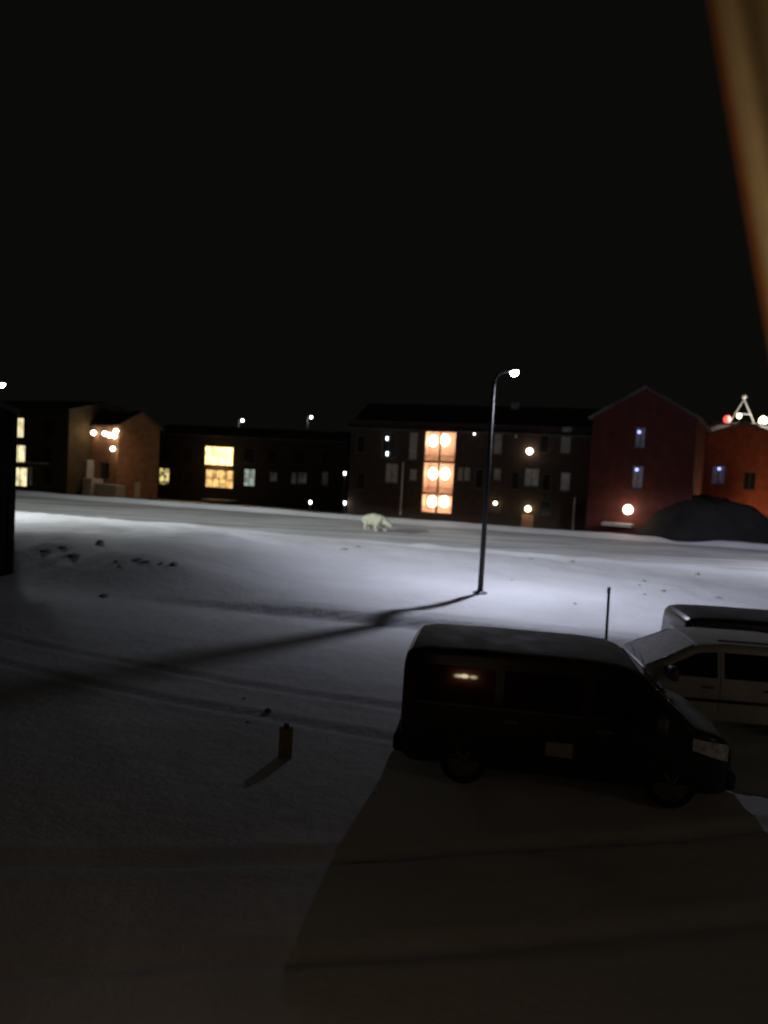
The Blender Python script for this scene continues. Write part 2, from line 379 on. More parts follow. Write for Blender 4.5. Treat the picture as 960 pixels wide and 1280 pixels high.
# ------------------------------------------------------------------ buildings
class House:
    """local frame: x along the front, y into the building, z up; z = 0 is the base"""
    def __init__(s, name, label, px0, D0, px1, D1, base, roofm, wallm, group=None):
        a = at_depth(px0, 600, D0); b_ = at_depth(px1, 600, D1)
        s.O = Vector((a.x, a.y, base)); d = Vector((b_.x-a.x, b_.y-a.y, 0)); s.W = d.length; s.a = math.atan2(d.y, d.x)
        s.u = d.normalized(); s.n = Vector((-s.u.y, s.u.x, 0)); s.base = base
        s.t = empty(name, s.O, s.a); tag(s.t, label, 'building', group)
        s.holes = []; s.wallm = wallm; s.roofm = roofm
    def uz(s, px, py, off=0.):
        d = ray(px, py); k = (s.O+s.n*off-CAM).dot(s.n)/d.dot(s.n); P = CAM+d*k
        return (P-s.O).dot(s.u), P.z-s.base
    def rect(s, x0, y0, x1, y1):
        u0, z1 = s.uz(x0, (y0)); u1, z0 = s.uz(x1, y1)
        _, za = s.uz((x0+x1)/2, y0); _, zb = s.uz((x0+x1)/2, y1)
        return u0, u1, zb, za
    def window(s, box, kind, cols=2, rows=1, fm='frame', label=None):
        u0, u1, z0, z1 = s.rect(*box)
        s.holes.append((u0, u1, z0, z1))
        f = MB(); fw = min(.07, (u1-u0)*.09); g = .002
        f.box(u0+g, u0+fw, .04, .12, z0+g, z1-g); f.box(u1-fw, u1-g, .04, .12, z0+g, z1-g)
        f.box(u0+fw, u1-fw, .04, .12, z0+g, z0+fw); f.box(u0+fw, u1-fw, .04, .12, z1-fw, z1-g)
        fo = f.build('window', M[fm], s.t)
        if label: fo['label'] = label
        cw = (u1-u0-2*fw)/cols; rh = (z1-z0-2*fw)/rows
        for i in range(1, cols):
            MB().box(u0+fw+i*cw-fw*.4, u0+fw+i*cw+fw*.4, .045, .115, z0+fw, z1-fw).build('mullion', M[fm], fo)
        for j in range(1, rows):
            MB().box(u0+fw, u1-fw, .05, .11, z0+fw+j*rh-fw*.4, z0+fw+j*rh+fw*.4).build('mullion', M[fm], fo)
        pm = W_[kind] if kind in W_ else M[kind]
        for i in range(cols):
            for j in range(rows):
                MB().add([(u0+fw+i*cw, .09, z0+fw+j*rh), (u0+fw+(i+1)*cw, .09, z0+fw+j*rh), (u0+fw+(i+1)*cw, .09, z0+fw+(j+1)*rh), (u0+fw+i*cw, .09, z0+fw+(j+1)*rh)], [(0, 1, 2, 3)]).build('pane', pm, fo)
        MB().box(u0-.05, u1+.05, -.06, .038, z0-.06, z0-.004).build('sill', M[fm], fo)
        return fo
    def hole(s, box):
        r = s.rect(*box); s.holes.append(r); return r
    def walls(s, depth, eave, ridge, gable_front=False, over=.35, z_low=None):
        h = s.holes; W = s.W; f = MB()
        us_ = sorted(set([0, W]+[q for r in h for q in r[:2]])); zs_ = sorted(set([0, eave]+[q for r in h for q in r[2:]]))
        for i in range(len(us_)-1):
            for j in range(len(zs_)-1):
                cu, cz = (us_[i]+us_[i+1])/2, (zs_[j]+zs_[j+1])/2
                if any(r[0] < cu < r[1] and r[2] < cz < r[3] for r in h): continue
                f.add([(us_[i], 0, zs_[j]), (us_[i+1], 0, zs_[j]), (us_[i+1], 0, zs_[j+1]), (us_[i], 0, zs_[j+1])], [(0, 1, 2, 3)])
        for (a, b_, c, d) in h:                      # reveals
            for q in (((a, 0, c), (a, .16, c), (a, .16, d), (a, 0, d)), ((b_, 0, c), (b_, .16, c), (b_, .16, d), (b_, 0, d)),
                      ((a, 0, c), (b_, 0, c), (b_, .16, c), (a, .16, c)), ((a, 0, d), (b_, 0, d), (b_, .16, d), (a, .16, d))):
                f.add(q, [(0, 1, 2, 3)])
        f.add([(0, 0, 0), (0, depth, 0), (0, depth, eave), (0, 0, eave)], [(0, 1, 2, 3)])
        f.add([(W, 0, 0), (W, depth, 0), (W, depth, eave), (W, 0, eave)], [(0, 1, 2, 3)])
        f.add([(0, depth, 0), (W, depth, 0), (W, depth, eave), (0, depth, eave)], [(0, 1, 2, 3)])
        if gable_front:
            f.add([(0, 0, eave), (W, 0, eave), (W/2, 0, ridge)], [(0, 1, 2)]); f.add([(0, depth, eave), (W, depth, eave), (W/2, depth, ridge)], [(0, 1, 2)])
        else:
            f.add([(0, 0, eave), (0, depth, eave), (0, depth/2, ridge)], [(0, 1, 2)]); f.add([(W, 0, eave), (W, depth, eave), (W, depth/2, ridge)], [(0, 1, 2)])
        me = f.build('wall', s.wallm, s.t)
        th = .18
        sp = W/2 if gable_front else depth/2
        sl = (ridge-eave)/sp; e = eave-sl*over+.02
        for sd in (0, 1):
            if gable_front:
                x0, x1 = (-over, W/2) if sd == 0 else (W+over, W/2)
                P = [(x0, -over, e), (x1, -over, ridge+.02), (x1, depth+over, ridge+.02), (x0, depth+over, e)]
            else:
                y0, y1 = (-over, depth/2) if sd == 0 else (depth+over, depth/2)
                P = [(-over, y0, e), (-over, y1, ridge+.02), (W+over, y1, ridge+.02), (W+over, y0, e)]
            V = P+[(x, y, z+th) for x, y, z in P]
            MB().add(V, [(0, 1, 2, 3), (4, 7, 6, 5), (0, 4, 5, 1), (1, 5, 6, 2), (2, 6, 7, 3), (3, 7, 4, 0)]).build('roof', s.roofm, s.t)
        return me
    def lamp(s, px, py, r, m_, power, col, off=-.25, glob=True, name='wall_lamp_or_glint'):
        u_, z_ = s.uz(px, py, off)
        br = MB().box(u_-.06, u_+.06, off+.02, -.003, z_+r*.6, z_+r*.6+.06).build(name, M['dark_metal'], s.t)
        MB().sphere((u_, off, z_), r, 12).build('globe', M[m_], br, True)
        if power: lamp_light('lamp_light', s.t, (u_, off-r-.12, z_-.02), power, col, .1)
        return u_, z_
    def dash(s, px, py, m_='lamp_white', h=.32, w_=.13):
        u_, z_ = s.uz(px, py, -.12)
        br = MB().box(u_-w_*.4, u_+w_*.4, -.06, -.003, z_-h*.5, z_+h*.5).build('wall_lamp_or_glint', M['dark_metal'], s.t)  # serves real wall lamps and the imitated blue window glints
        MB().box(u_-w_/2, u_+w_/2, -.18, -.062, z_-h/2, z_+h/2).build('lens', M[m_], br, bevel=.015)

WARM = (1., .70, .36)
# long three-storey block with the lit stair bay
h = House('apartment_block', 'long three storey block with brightly lit stair bay behind the bear', 436, 67.0, 738, 60.0, -.6, M['roof'], M['brown_wall'])
for bx, k in [((482, 579, 497, 604), 'dimw'), ((512, 540, 521, 575), 'faint'), ((512, 586, 521, 601), 'faint'), ((572, 584, 578, 601), 'faint'), ((580, 584, 587, 601), 'faint'),
              ((618, 538, 627, 568), 'faint'), ((617, 585, 626, 601), 'faint'), ((656, 585, 673, 608), 'dim'), ((702, 533, 713, 567), 'faint'), ((701, 590, 712, 614), 'dim'),
              ((446, 544, 456, 566), 'dark_glass'), ((446, 590, 456, 612), 'dark_glass'), ((676, 538, 686, 566), 'dark_glass'), ((678, 592, 688, 614), 'dark_glass'),
              ((594, 586, 603, 610), 'dark_glass'), ((640, 590, 648, 612), 'dark_glass'), ((478, 541, 494, 572), 'dark_glass'), ((614, 622, 625, 640), 'dark_glass'), ((676, 626, 688, 644), 'dark_glass')]:
    h.window(bx, k, 2 if bx[2]-bx[0] > 13 else 1, 1)
u0, u1, z0, z1 = h.hole((532, 537, 564, 642))                       # the stair bay
h.walls(10.5, 9.0, 11.6)
rec = 1.6; bay = empty('stair_bay'); bay.parent = h.t
MB().box(u0+.02, u1-.02, rec, rec+.1, z0, z1).build('back_wall', M['salmon'], bay)
MB().box(u0+.002, u0+.06, .17, rec, z0, z1).build('side_wall', M['salmon'], bay); MB().box(u1-.06, u1-.002, .17, rec, z0, z1).build('side_wall', M['salmon'], bay)
MB().box(u0+.06, u1-.06, .02, rec, z1-.08, z1-.002).build('ceiling', M['salmon'], bay)
um = (u0+u1)/2
MB().box(um-.09, um+.09, .03, .2, z0, z1-.08).build('pillar', M['salmon'], bay)
fl = [h.uz(548, y_)[1] for y_ in (576, 616)]+[z0+.1]
for i, zf in enumerate(fl):
    MB().box(u0+.06, u1-.06, .05, rec-.002, zf-.22, zf).build('floor_slab', M['salmon'], bay)
    rl = MB().box(u0+.07, um-.1, .06, .11, zf+.40, zf+.46).build('railing', M['pale_frame'], bay)
    MB().box(um+.1, u1-.07, .06, .11, zf+.40, zf+.46).build('railing', M['pale_frame'], bay)
    for k in range(5):
        for a, b_ in ((u0+.1, um-.12), (um+.12, u1-.1)):
            uu = a+(b_-a)*k/4; MB().box(uu-.02, uu+.02, .065, .105, zf, zf+.398).build('baluster', M['salmon'], bay)
    for px, py in (((541, 551), (556, 550)), ((541, 592), (556, 592)), ((540, 627), (555, 627)))[i]:
        uu, zz = h.uz(px, py, .35)
        MB().sphere((uu, .45, zz), .41, 14, 1.25).build('globe_lamp', M['lamp_warm'], bay, True)
        MB().tube([(uu, .35, zz+.38), (uu, .35, zz+.6)], .02, 6).build('lamp_rod', M['pale_frame'], bay)
        lamp_light('lamp_light', h.t, (uu, .95, zz-.1), 1.5, (1., .84, .62), .15)
        lamp_light('lamp_light', h.t, (uu, -.45, zz-.1), 6, (1., .80, .5), .12)
for (px, ya, yb) in ((504, 578, 644), (719, 622, 662)):
    ua, za = h.uz(px, ya, -.1); _, zb = h.uz(px-1, yb, -.1)
    MB().tube([(ua, -.1, max(.05, zb)), (ua, -.1, za)], .09, 8).build('drain_pipe', M['pipe'], h.t)
for px, py in ((484, 548), (484, 567), (593, 541)): h.dash(px, py)
h.dash(645, 545, 'pale_frame')
h.lamp(662, 564, .27, 'lamp_warm', 8, WARM); h.lamp(660, 636, .25, 'lamp_yellow', 7, (1., .85, .5)); h.lamp(619, 629, .16, 'lamp_yellow', 3, WARM)
ud, zd = h.uz(660, 640); MB().box(ud-.5, ud+.5, -.05, -.004, .02, 2.1).build('door', M['ochre_wall'], h.t)
u2, z2 = h.uz(640, 500, 0)
MB().box(h.W*.64, h.W*.64+.7, 4.6, 5.2, 11.2, 12.1).build('roof_vent', M['concrete'], h.t)

# tall gable at the right end
g = House('gable_house', 'tall dark red gable house with a bright porch lamp', 736, 57.5, 866, 54.0, -.6, M['roof'], M['red_wall'])
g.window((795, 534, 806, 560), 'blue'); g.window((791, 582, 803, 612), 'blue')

_, ze = g.uz(800, 522); _, zr = g.uz(800, 486)
g.walls(13, ze, zr, True)
g.dash(799, 540, 'glint_blue', .22, .22); g.dash(796, 587, 'glint_blue', .22, .22)  # glowing blocks imitate lamp reflections in the two windows
g.lamp(785, 637, .36, 'lamp_warm', 34, (1., .66, .34), -.45, name='porch_lamp')
up, zp = g.uz(775, 654, -.8)
MB().box(up-1.3, up+.9, -1.5, -.01, zp-.25, zp).build('porch_step', M['concrete'], g.t, bevel=.03)

# lower rust red gable behind the mound
g = House('gable_house', 'low rust red gable house behind the dark mound', 864, 66.0, 990, 62.0, -.6, M['roof'], M['rust_wall'])
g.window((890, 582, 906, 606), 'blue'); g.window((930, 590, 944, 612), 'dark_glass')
_, ze = g.uz(870, 550); _, zr = g.uz(912, 534)
g.walls(9, ze, zr+.35, True)
g.dash(899, 586, 'glint_blue', .24, .24)  # glowing block imitates a lamp reflection in the window


# lit block far behind with an A-shaped mast
d0 = 130.
h = House('flat_roofed_block', 'distant flat block with lit snowy roof edge beside the A shaped mast', 868, d0, 1010, d0-8, -1., M['roof'], M['concrete'])
_, ze = h.uz(930, 530)
h.walls(10, ze, ze+.5)
a0 = at_depth(930, 499, d0-2); zt_ = a0.z; zf_ = at_depth(930, 527, d0-2).z
t = empty('a_frame_mast', (a0.x, d0-2, zf_)); tag(t, 'pale A shaped mast with a round lamp on top above the roofs', 'mast')
hh = zt_-zf_
for sx in (-1, 1): MB().tube([(sx*2.3, 0, -.5), (0, 0, hh)], .12, 8).build('leg', M['pale_frame'], t)
MB().tube([(-1.5, 0, hh*.34), (1.5, 0, hh*.34)], .09, 6).build('crossbar', M['pale_frame'], t)
MB().sphere((0, 0, hh+.45), .45, 12).build('round_lamp', mat('dim_globe', (.7, .68, .62), .5), t, True)
lamp_light('lamp_light', t, (0, -4, hh*.2), 900, (1., .95, .85), .3)
def roof_lamp(px, py, r, m_, label, power=0, col=(1, 1, 1)):
    p = at_depth(px, py, d0-3); t = empty('roof_lamp', (p.x, p.y, p.z-r-.6)); tag(t, label, 'lamp', 'lamps on the distant flat roof')
    MB().tube([(0, 0, -.4), (0, 0, .62)], .06, 6).build('stem', M['dark_metal'], t)
    MB().sphere((0, 0, r+.6), r, 12, 1.1).build('globe', M[m_], t, True)
    if power: lamp_light('lamp_light', t, (0, -1, r+.7), power, col, .2)
roof_lamp(909, 524, .62, 'lamp_red', 'red lamp left of the A shaped mast')
roof_lamp(924, 520, .38, 'lamp_yellow', 'small white lamp under the A shaped mast')
roof_lamp(954, 526, .7, 'lamp_yellow', 'large white lamp right of the A shaped mast', 500, (1., .93, .8))

# middle two-storey row
h = House('row_house', 'low dark row building with two storeys of amber windows', 186, 93.0, 428, 86.0, -.8, M['roof'], M['dark_wall'])
h.window((256, 558, 291, 582), 'warm', 4, 1, label='brightly lit upper amber window'); h.window((257, 587, 291, 610), 'warm2', 4, 2, label='lower amber window with dark bars')
h.window((305, 586, 318, 608), 'pale', 2, 1); h.window((199, 585, 211, 606), 'shred', 2, 1)
h.window((337, 590, 346, 602), 'dim', 1, 1); h.window((364, 590, 370, 605), 'dim', 1, 1); h.window((372, 590, 383, 605), 'dim', 2, 1); h.window((402, 589, 410, 607), 'faint', 1, 1)
for bx in ((199, 558, 211, 578), (305, 560, 318, 580), (337, 562, 346, 580), (366, 562, 382, 580), (402, 562, 410, 580), (228, 560, 240, 580), (228, 588, 240, 608)): h.window(bx, 'dark_glass', 1, 1)
_, ze = h.uz(300, 547); h.walls(9, ze, ze+1.3)
ul, zl = h.uz(274, 626, -1.6)
ua, _ = h.uz(260, 626, -1.); ub, _ = h.uz(294, 626, -1.)
MB().box(ua, ub, -2.6, -.01, .55, max(.75, zl+.1)).build('entrance_step', M['concrete'], h.t, bevel=.03)
mb = MB(); uu, _ = h.uz(274, 584, 0); mb.box(h.uz(256, 584)[0], h.uz(291, 584)[0], -.05, -.004, h.uz(274, 586)[1], h.uz(274, 583)[1]).build('spandrel', M['ochre_wall'], h.t)
lamp_light('lamp_light', h.t, (uu, -1.2, h.uz(274, 575)[1]), 60, (1., .62, .25), .3)
uv, zv = h.uz(413, 543, 4.5)
MB().box(uv-.85, uv+.85, 3.9, 5.1, zv-1.2, zv+.32).build('roof_vent', M['concrete'], h.t, bevel=.05)

# orange lit house: front to the left, gable to the right
h = House('timber_house', 'orange lit timber house with lamps under its eaves', 89, 88.0, 146, 81.0, -.9, M['roof'], M['ochre_wall'])
h.window((124, 578, 136, 598), 'dark_glass', 2, 1); h.window((100, 552, 108, 566), 'dark_glass', 1, 1)
_, ze = h.uz(120, 531)
h.walls(5.2, ze, ze+1.6)
h.lamp(117, 541, .28, 'lamp_warm', 26, (1., .5, .22), -.5); h.lamp(141, 561, .26, 'lamp_warm', 22, (1., .55, .26), -.6)
for k, (px, py) in enumerate(((131, 542), (137, 544), (143, 545), (145, 539))): h.lamp(px, py, .27, 'lamp_warm', 14 if k % 2 else 0, (1., .5, .22), -.45)
ua, za = h.uz(96, 574, -.9); ub, zb = h.uz(108, 600, -.9)
MB().box(ua, ub, -.9, -.01, .02, za).build('porch', M['pale_frame'], h.t, bevel=.03)
uc, zc = h.uz(113, 598, -1.4); MB().box(ub+.01, uc+.3, -1.4, -.01, .02, zc).build('porch_step', M['pale_frame'], h.t, bevel=.03)
ud, _ = h.uz(146, 606, -1.); MB().box(uc+.31, ud, -1.1, -.01, .02, h.uz(130, 605, -1.)[1]).build('plinth', M['concrete'], h.t, bevel=.03)
# bare light added to brighten the gable end, no lamp stands there
lamp_light('lamp_light', h.t, (h.W+3.2, -.6, 5.2), 80, (1., .62, .36), .3)
MB().box(h.W+.01, h.W+.06, 2.2, 2.9, .8, 2.6).build('gable_window', M['pale_frame'], h.t)

# far left block
h = House('apartment_block', 'dark block with three lit yellow windows one above another', -70, 92.0, 84, 82.0, -.9, M['roof'], M['olive_wall'])
for bx in ((12, 522, 29, 547), (14, 556, 31, 578), (16, 584, 33, 608)): h.window(bx, 'yellow', 2, 1)
h.window((35, 583, 40, 607), 'dim', 1, 1)
for bx in ((54, 526, 64, 548), (54, 557, 64, 578), (54, 585, 64, 607)): h.window(bx, 'dark_glass', 1, 1)
_, ze = h.uz(40, 512); h.walls(11, ze, ze+1.4)
ua, za = h.uz(33, 577, -.8); ub, _ = h.uz(54, 577, -.8)
MB().box(ua, ub, -1.1, -.01, za-.15, za).build('balcony', M['pale_frame'], h.t, bevel=.02)

# dark corner of the neighbouring timber house, left edge
c = ground_hit(15, 716)
hs = empty('timber_house', (c.x, c.y, -.1), R(30)); tag(hs, 'dark house corner standing at the left edge of the picture', 'building')
W0 = 6.0
wl = MB().box(-W0, 0, 0, 8, 0, 5.7).build('wall', M['dark_wall'], hs)
for k in range(30): MB().box(-W0+k*.2+.012, -W0+(k+1)*.2-.012, -.03, -.002, .3, 5.68).build('board', M['dark_wall'], wl)
MB().box(-.14, .035, -.055, -.032, .3, 5.66).build('corner_board', M['dark_wall'], hs)
MB().box(.003, .035, -.03, .14, .3, 5.66).build('corner_board', M['dark_wall'], hs)
MB().box(-W0, .05, -.09, 8.05, 0, .29).build('plinth', M['concrete'], hs)
for sd in (0, 1):
    x0, x1 = ((-W0-.1, -W0/2) if sd == 0 else (.1, -W0/2))
    P = [(x0, -.4, 5.62), (x1, -.4, 6.7), (x1, 8.4, 6.7), (x0, 8.4, 5.62)]
    MB().add(P+[(x, y, z+.16) for x, y, z in P], [(0, 1, 2, 3), (4, 7, 6, 5), (0, 4, 5, 1), (1, 5, 6, 2), (2, 6, 7, 3), (3, 7, 4, 0)]).build('roof', M['roof'], hs)
MB().add([(-W0, 0, 5.7), (0, 0, 5.7), (-W0/2, 0, 6.7), (-W0, 8, 5.7), (0, 8, 5.7), (-W0/2, 8, 6.7)], [(0, 1, 2), (3, 5, 4)]).build('gable', M['dark_wall'], hs)

# ------------------------------------------------------------------ vehicles
def interp(P, x):
    if x <= P[0][0]: return P[0][1]
    for (a, b_), (c_, d) in zip(P, P[1:]):
        if x <= c_: return b_+(d-b_)*(x-a)/(c_-a)
    return P[-1][1]
def vehicle(name, label, loc, rz, S, paint, group=None):
    t = empty(name, loc, rz); tag(t, label, S['cat'], group)
    L, H, belt = S['L'], S['H'], S['belt']; top = lambda x: interp(S['top'], x); bot = lambda x: interp(S['bot'], x); Wd = lambda x: interp(S['w'], x)
    def hw(x, z):
        g_ = 1.0
        if z > belt: g_ = 1-S['tumble']*((z-belt)/(H-belt))**1.25
        elif z < .5: g_ = .955+.045*(max(0, z-.2)/.3)
        else: g_ = 1+.012*math.sin(math.pi*(z-.5)/(belt-.5))
        return Wd(x)*g_
    st = sorted(set([0, .02, .05, .1, .18, .3]+[.3+(L-.6)*i/34 for i in range(35)]+[p[0] for p in S['top']]+[L-.3, L-.18, L-.1, L-.05, L-.02, L]))
    V = []; F = []; n = None
    for x in st:
        tp, bt = top(x), bot(x); r = min(.11, (tp-bt)*.3)
        half = [(0, bt)]
        for j in range(13):
            z = bt+(tp-r-bt)*j/12; half.append((hw(x, z), z))
        h0 = hw(x, tp-r)
        for q in (20, 40, 60, 78):
            half.append((h0-r*(1-math.cos(R(q)))*1.1, tp-r+r*math.sin(R(q))))
        half.append((h0*.5, tp+.012)); half.append((0, tp+.02))
        ring = half+[(-y, z) for y, z in half[-2:0:-1]]
        n = len(ring); V += [(x, y, z) for y, z in ring]
    for i in range(len(st)-1):
        for k in range(n): F.append((i*n+k, i*n+(k+1) % n, (i+1)*n+(k+1) % n, (i+1)*n+k))
    F += [tuple(range(n)), tuple(range((len(st)-1)*n, len(st)*n))[::-1]]
    body = MB().add(V, F).build('body', paint, t, True)
    cut = MB()
    for wx in S['axles']:
        for sy in (-1, 1):
            yc = sy*(Wd(wx)-.1)
            cut.lathe([(S['wr']+.07, -.22), (S['wr']+.07, .22)], 28, (wx, yc, S['wr']), 'y')
    co = cut.build('cutter', M['black_plastic'])
    md = body.modifiers.new('b', 'BOOLEAN'); md.object = co; md.operation = 'DIFFERENCE'; md.solver = 'EXACT'
    dg = bpy.context.evaluated_depsgraph_get(); me = bpy.data.meshes.new_from_object(body.evaluated_get(dg))
    body.modifiers.clear(); old = body.data; body.data = me; bpy.data.objects.remove(co)
    me.materials.clear(); me.materials.append(paint)
    try: me.set_sharp_from_angle(angle=R(38))
    except Exception: pass
    off = .007
    def panel(nm, x0, x1, f0, f1, side, m_, par=t, nx=8, nz=5, o_=off, lab=None):
        v = []; fc = []
        for i in range(nx+1):
            x = x0+(x1-x0)*i/nx
            for j in range(nz+1):
                z = f0(x)+(f1(x)-f0(x))*j/nz
                v.append((x, side*(hw(x, z)+o_), z))
        for i in range(nx):
            for j in range(nz):
                a = i*(nz+1)+j; fc.append((a, a+1, a+nz+2, a+nz+1))
        ob = MB().add(v, fc).build(nm, m_, par, True)
        if lab: ob['label'] = lab
        return ob
    lo = S['win'][0]
    for side in (-1, 1):
        for (xa, xb) in S['panes']:
            panel('side_window', xa, xb, lambda x: lo, lambda x: min(S['win'][1], top(x)-.13), side, M['glass_car'])
        for xd in S['doors']:
            panel('door_seam', xd, xd+.012, lambda x: .42, lambda x: min(H-.16, top(x)-.12), side, M['black_plastic'], nx=1, nz=10, o_=.004)
        for xd in S['handles']:
            panel('door_handle', xd, xd+.20, lambda x: belt-.16, lambda x: belt-.115, side, M['steel'], o_=.03, nx=2, nz=1)
        panel('side_trim', .35, L-.5, lambda x: .60, lambda x: .655, side, M['black_plastic'], nx=16, nz=1, o_=.012)
        ya = hw(S['mirror'], belt+.05)
        mr = MB().box(S['mirror']-.07, S['mirror']+.09, side*(ya+.06) if side > 0 else -ya-.30, ya+.30 if side > 0 else -(ya+.06), belt-.02, belt+.22).build('mirror', M['black_plastic'], t, True, bevel=.035); mr.data.materials.clear(); mr.data.materials.append(M['steel'])
        MB().box(S['mirror']-.02, S['mirror']+.03, side*ya if side > 0 else -ya-.06, ya+.06 if side > 0 else -ya, belt+.02, belt+.08).build('mirror_arm', M['black_plastic'], mr)
        panel('headlight', L-.60, L-.10, lambda x: S['hl'][0]+.30*(L-.10-x), lambda x: min(S['hl'][1]+.16*(L-.10-x), top(x)-.05), side, M['lens_clear'], nx=8, nz=4, o_=.012)
        panel('tail_light', .03, .16, lambda x: S['tl'][0], lambda x: S['tl'][1], side, M['lens_red'], nx=3, nz=4, o_=.01)
        if S['rail']: MB().tube([(.5, side*(hw(1, H-.1)-.12), H+.035), (S['rail'], side*(hw(1, H-.1)-.12), H+.035)], .016, 6).build('roof_rail', M['black_plastic'], t)
    wa, wb = S['wind']; v = []; fc = []; nx, ny = 8, 10
    for i in range(nx+1):
        x = wa+(wb-wa)*i/nx; tp = top(x); hh_ = hw(x, tp-.1)-.13
        for j in range(ny+1):
            y = -hh_+2*hh_*j/ny; v.append((x+.006, y, tp+.02*(1-abs(y)/(hh_+.13))+.012))
    for i in range(nx):
        for j in range(ny): a = i*(ny+1)+j; fc.append((a, a+1, a+ny+2, a+ny+1))
    MB().add(v, fc).build('windscreen', S.get('screen', M['glass_car']), t, True)
    for sd in (-1, 1):
        pts_ = [(x, sd*(hw(x, top(x)-.1)-.10), top(x)+.012) for x in (wa+.03, (wa+wb)/2, wb-.03)]
        MB().tube(pts_, .014, 6).build('glint_trim', M['chrome'], t, True)  # chrome strips added along the windscreen pillars to catch lamp glints
    for y0, y1 in ((.05, -.5), (.62, .08)):
        MB().tube([(wb-.02, y0, top(wb-.02)+.04), (wb-.09, y1, top(wb-.09)+.045)], .012, 5).build('wiper', M['black_plastic'], t)
    MB().box(-.012, -.001, -.6*Wd(0), .6*Wd(0), lo, top(0)-.12).build('rear_window', M['glass_car'], t)
    MB().box(-.09, .12, -Wd(.1)*.96, Wd(.1)*.96, .34, .58).build('rear_bumper', M['black_plastic'], t, True, bevel=.04)
    MB().box(L-.16, L+.05, -Wd(L-.1)*.97, Wd(L-.1)*.97, .27, .52).build('front_bumper', M['black_plastic'], t, True, bevel=.04)
    gr = MB().box(L-.05, L+.02, -.5, .5, .56, .70).build('grille', M['black_plastic'], t, bevel=.01)
    for k in range(2): MB().box(L+.021, L+.03, -.47, .47, .59+k*.06, .61+k*.06).build('grille_bar', M['chrome'], gr)
    for wx in S['axles']:
        for sy in (-1, 1):
            yo = sy*(Wd(wx)-.03); r_ = S['wr']; w2 = .11
            prof = [(r_-.1, -w2), (r_-.02, -w2), (r_, -w2+.03), (r_, w2-.03), (r_-.02, w2), (r_-.1, w2)]
            wh = empty('wheel', (wx, yo-sy*w2, r_)); wh.parent = t
            MB().lathe(prof, 28, (0, 0, 0), 'y').build('tyre', M['tyre'], wh, True)
            rm = MB().lathe([(.05, sy*(w2+.006)), (r_-.12, sy*(w2+.004)), (r_-.1, sy*(w2-.01))], 24, (0, 0, 0), 'y')
            for k in range(6):
                a = 2*math.pi*k/6
                rm.tube([(.04*math.cos(a), sy*(w2+.015), .04*math.sin(a)), ((r_-.12)*math.cos(a), sy*(w2+.012), (r_-.12)*math.sin(a))], .022, 6)
            rm.build('rim', M['rim'], wh)
    return t, panel, hw
VAN = dict(cat='van', L=4.80, H=1.95, belt=1.14, tumble=.13, wr=.335, axles=(.98, 3.92), win=(1.19, 1.70),
           top=[(0, 1.66), (.03, 1.80), (.12, 1.88), (.35, 1.93), (1.2, 1.95), (2.7, 1.95), (3.15, 1.92), (3.38, 1.84), (4.10, 1.24), (4.18, 1.18), (4.48, 1.09), (4.66, 1.00), (4.76, .88), (4.80, .68)],
           bot=[(0, .36), (.2, .27), (4.6, .25), (4.80, .28)],
           w=[(0, .84), (.04, .90), (.14, .955), (.4, .975), (4.1, .975), (4.4, .945), (4.62, .87), (4.75, .77), (4.80, .68)],
           panes=[(.22, 1.38), (1.50, 2.62), (2.80, 3.72)], doors=(1.43, 2.70, 3.95), handles=(1.52, 2.84), mirror=3.66, hl=(.70, .93), tl=(.78, 1.45), rail=0, wind=(3.42, 4.06))
MPV = dict(cat='car', screen=mat('frosted_windscreen', (.34, .33, .30), .6, noise=.3, scale=6), L=4.5, H=1.62, belt=1.0, tumble=.15, wr=.32, axles=(.85, 3.55), win=(1.03, 1.47),
           top=[(0, 1.15), (.04, 1.36), (.16, 1.52), (.4, 1.57), (.9, 1.62), (2.0, 1.62), (2.45, 1.575), (3.45, 1.08), (3.6, 1.03), (4.1, .90), (4.35, .78), (4.45, .66), (4.5, .52)],
           bot=[(0, .38), (.2, .27), (4.2, .24), (4.5, .28)],
           w=[(0, .74), (.05, .82), (.18, .88), (.5, .90), (3.7, .90), (4.1, .86), (4.35, .76), (4.5, .58)],
           panes=[(.35, 1.0), (1.12, 2.02), (2.14, 3.05)], doors=(1.06, 2.08, 3.2), handles=(1.16, 2.2), mirror=2.95, hl=(.60, .78), tl=(.75, 1.15), rail=2.1, wind=(2.5, 3.38))
XS, ZS = .94, .975
for k in ('top', 'bot', 'w'): VAN[k] = [(a_*XS, b_*(ZS if k == 'top' else 1)) for a_, b_ in VAN[k]]
for k in ('panes',): VAN[k] = [(a_*XS, b_*XS) for a_, b_ in VAN[k]]
for k in ('axles', 'doors', 'handles', 'wind'): VAN[k] = tuple(a_*XS for a_ in VAN[k])
for k in ('L', 'mirror'): VAN[k] *= XS
for k in ('H', 'belt'): VAN[k] *= ZS
VAN['win'] = (1.16, 1.65)
P_black = paint_mat('black_van_paint', (.028, .027, .026), .9)
P_silver = paint_mat('silver_paint', (.68, .62, .52), .3)
P_olive = paint_mat('dark_olive_paint', (.035, .036, .03), .16)
def seat(x_loc, y_loc, px_w, py_w, rz, S):        # put local ground point (x_loc, y_loc) under the given pixel
    p = ground_hit(px_w, py_w); c_, s_ = math.cos(rz), math.sin(rz)
    X_, Y_ = p.x-(x_loc*c_-y_loc*s_), p.y-(x_loc*s_+y_loc*c_); mx, my = X_+S['L']/2*c_, Y_+S['L']/2*s_
    return (X_, Y_, zg(mx, my)+.005)
rz = R(-8.5)
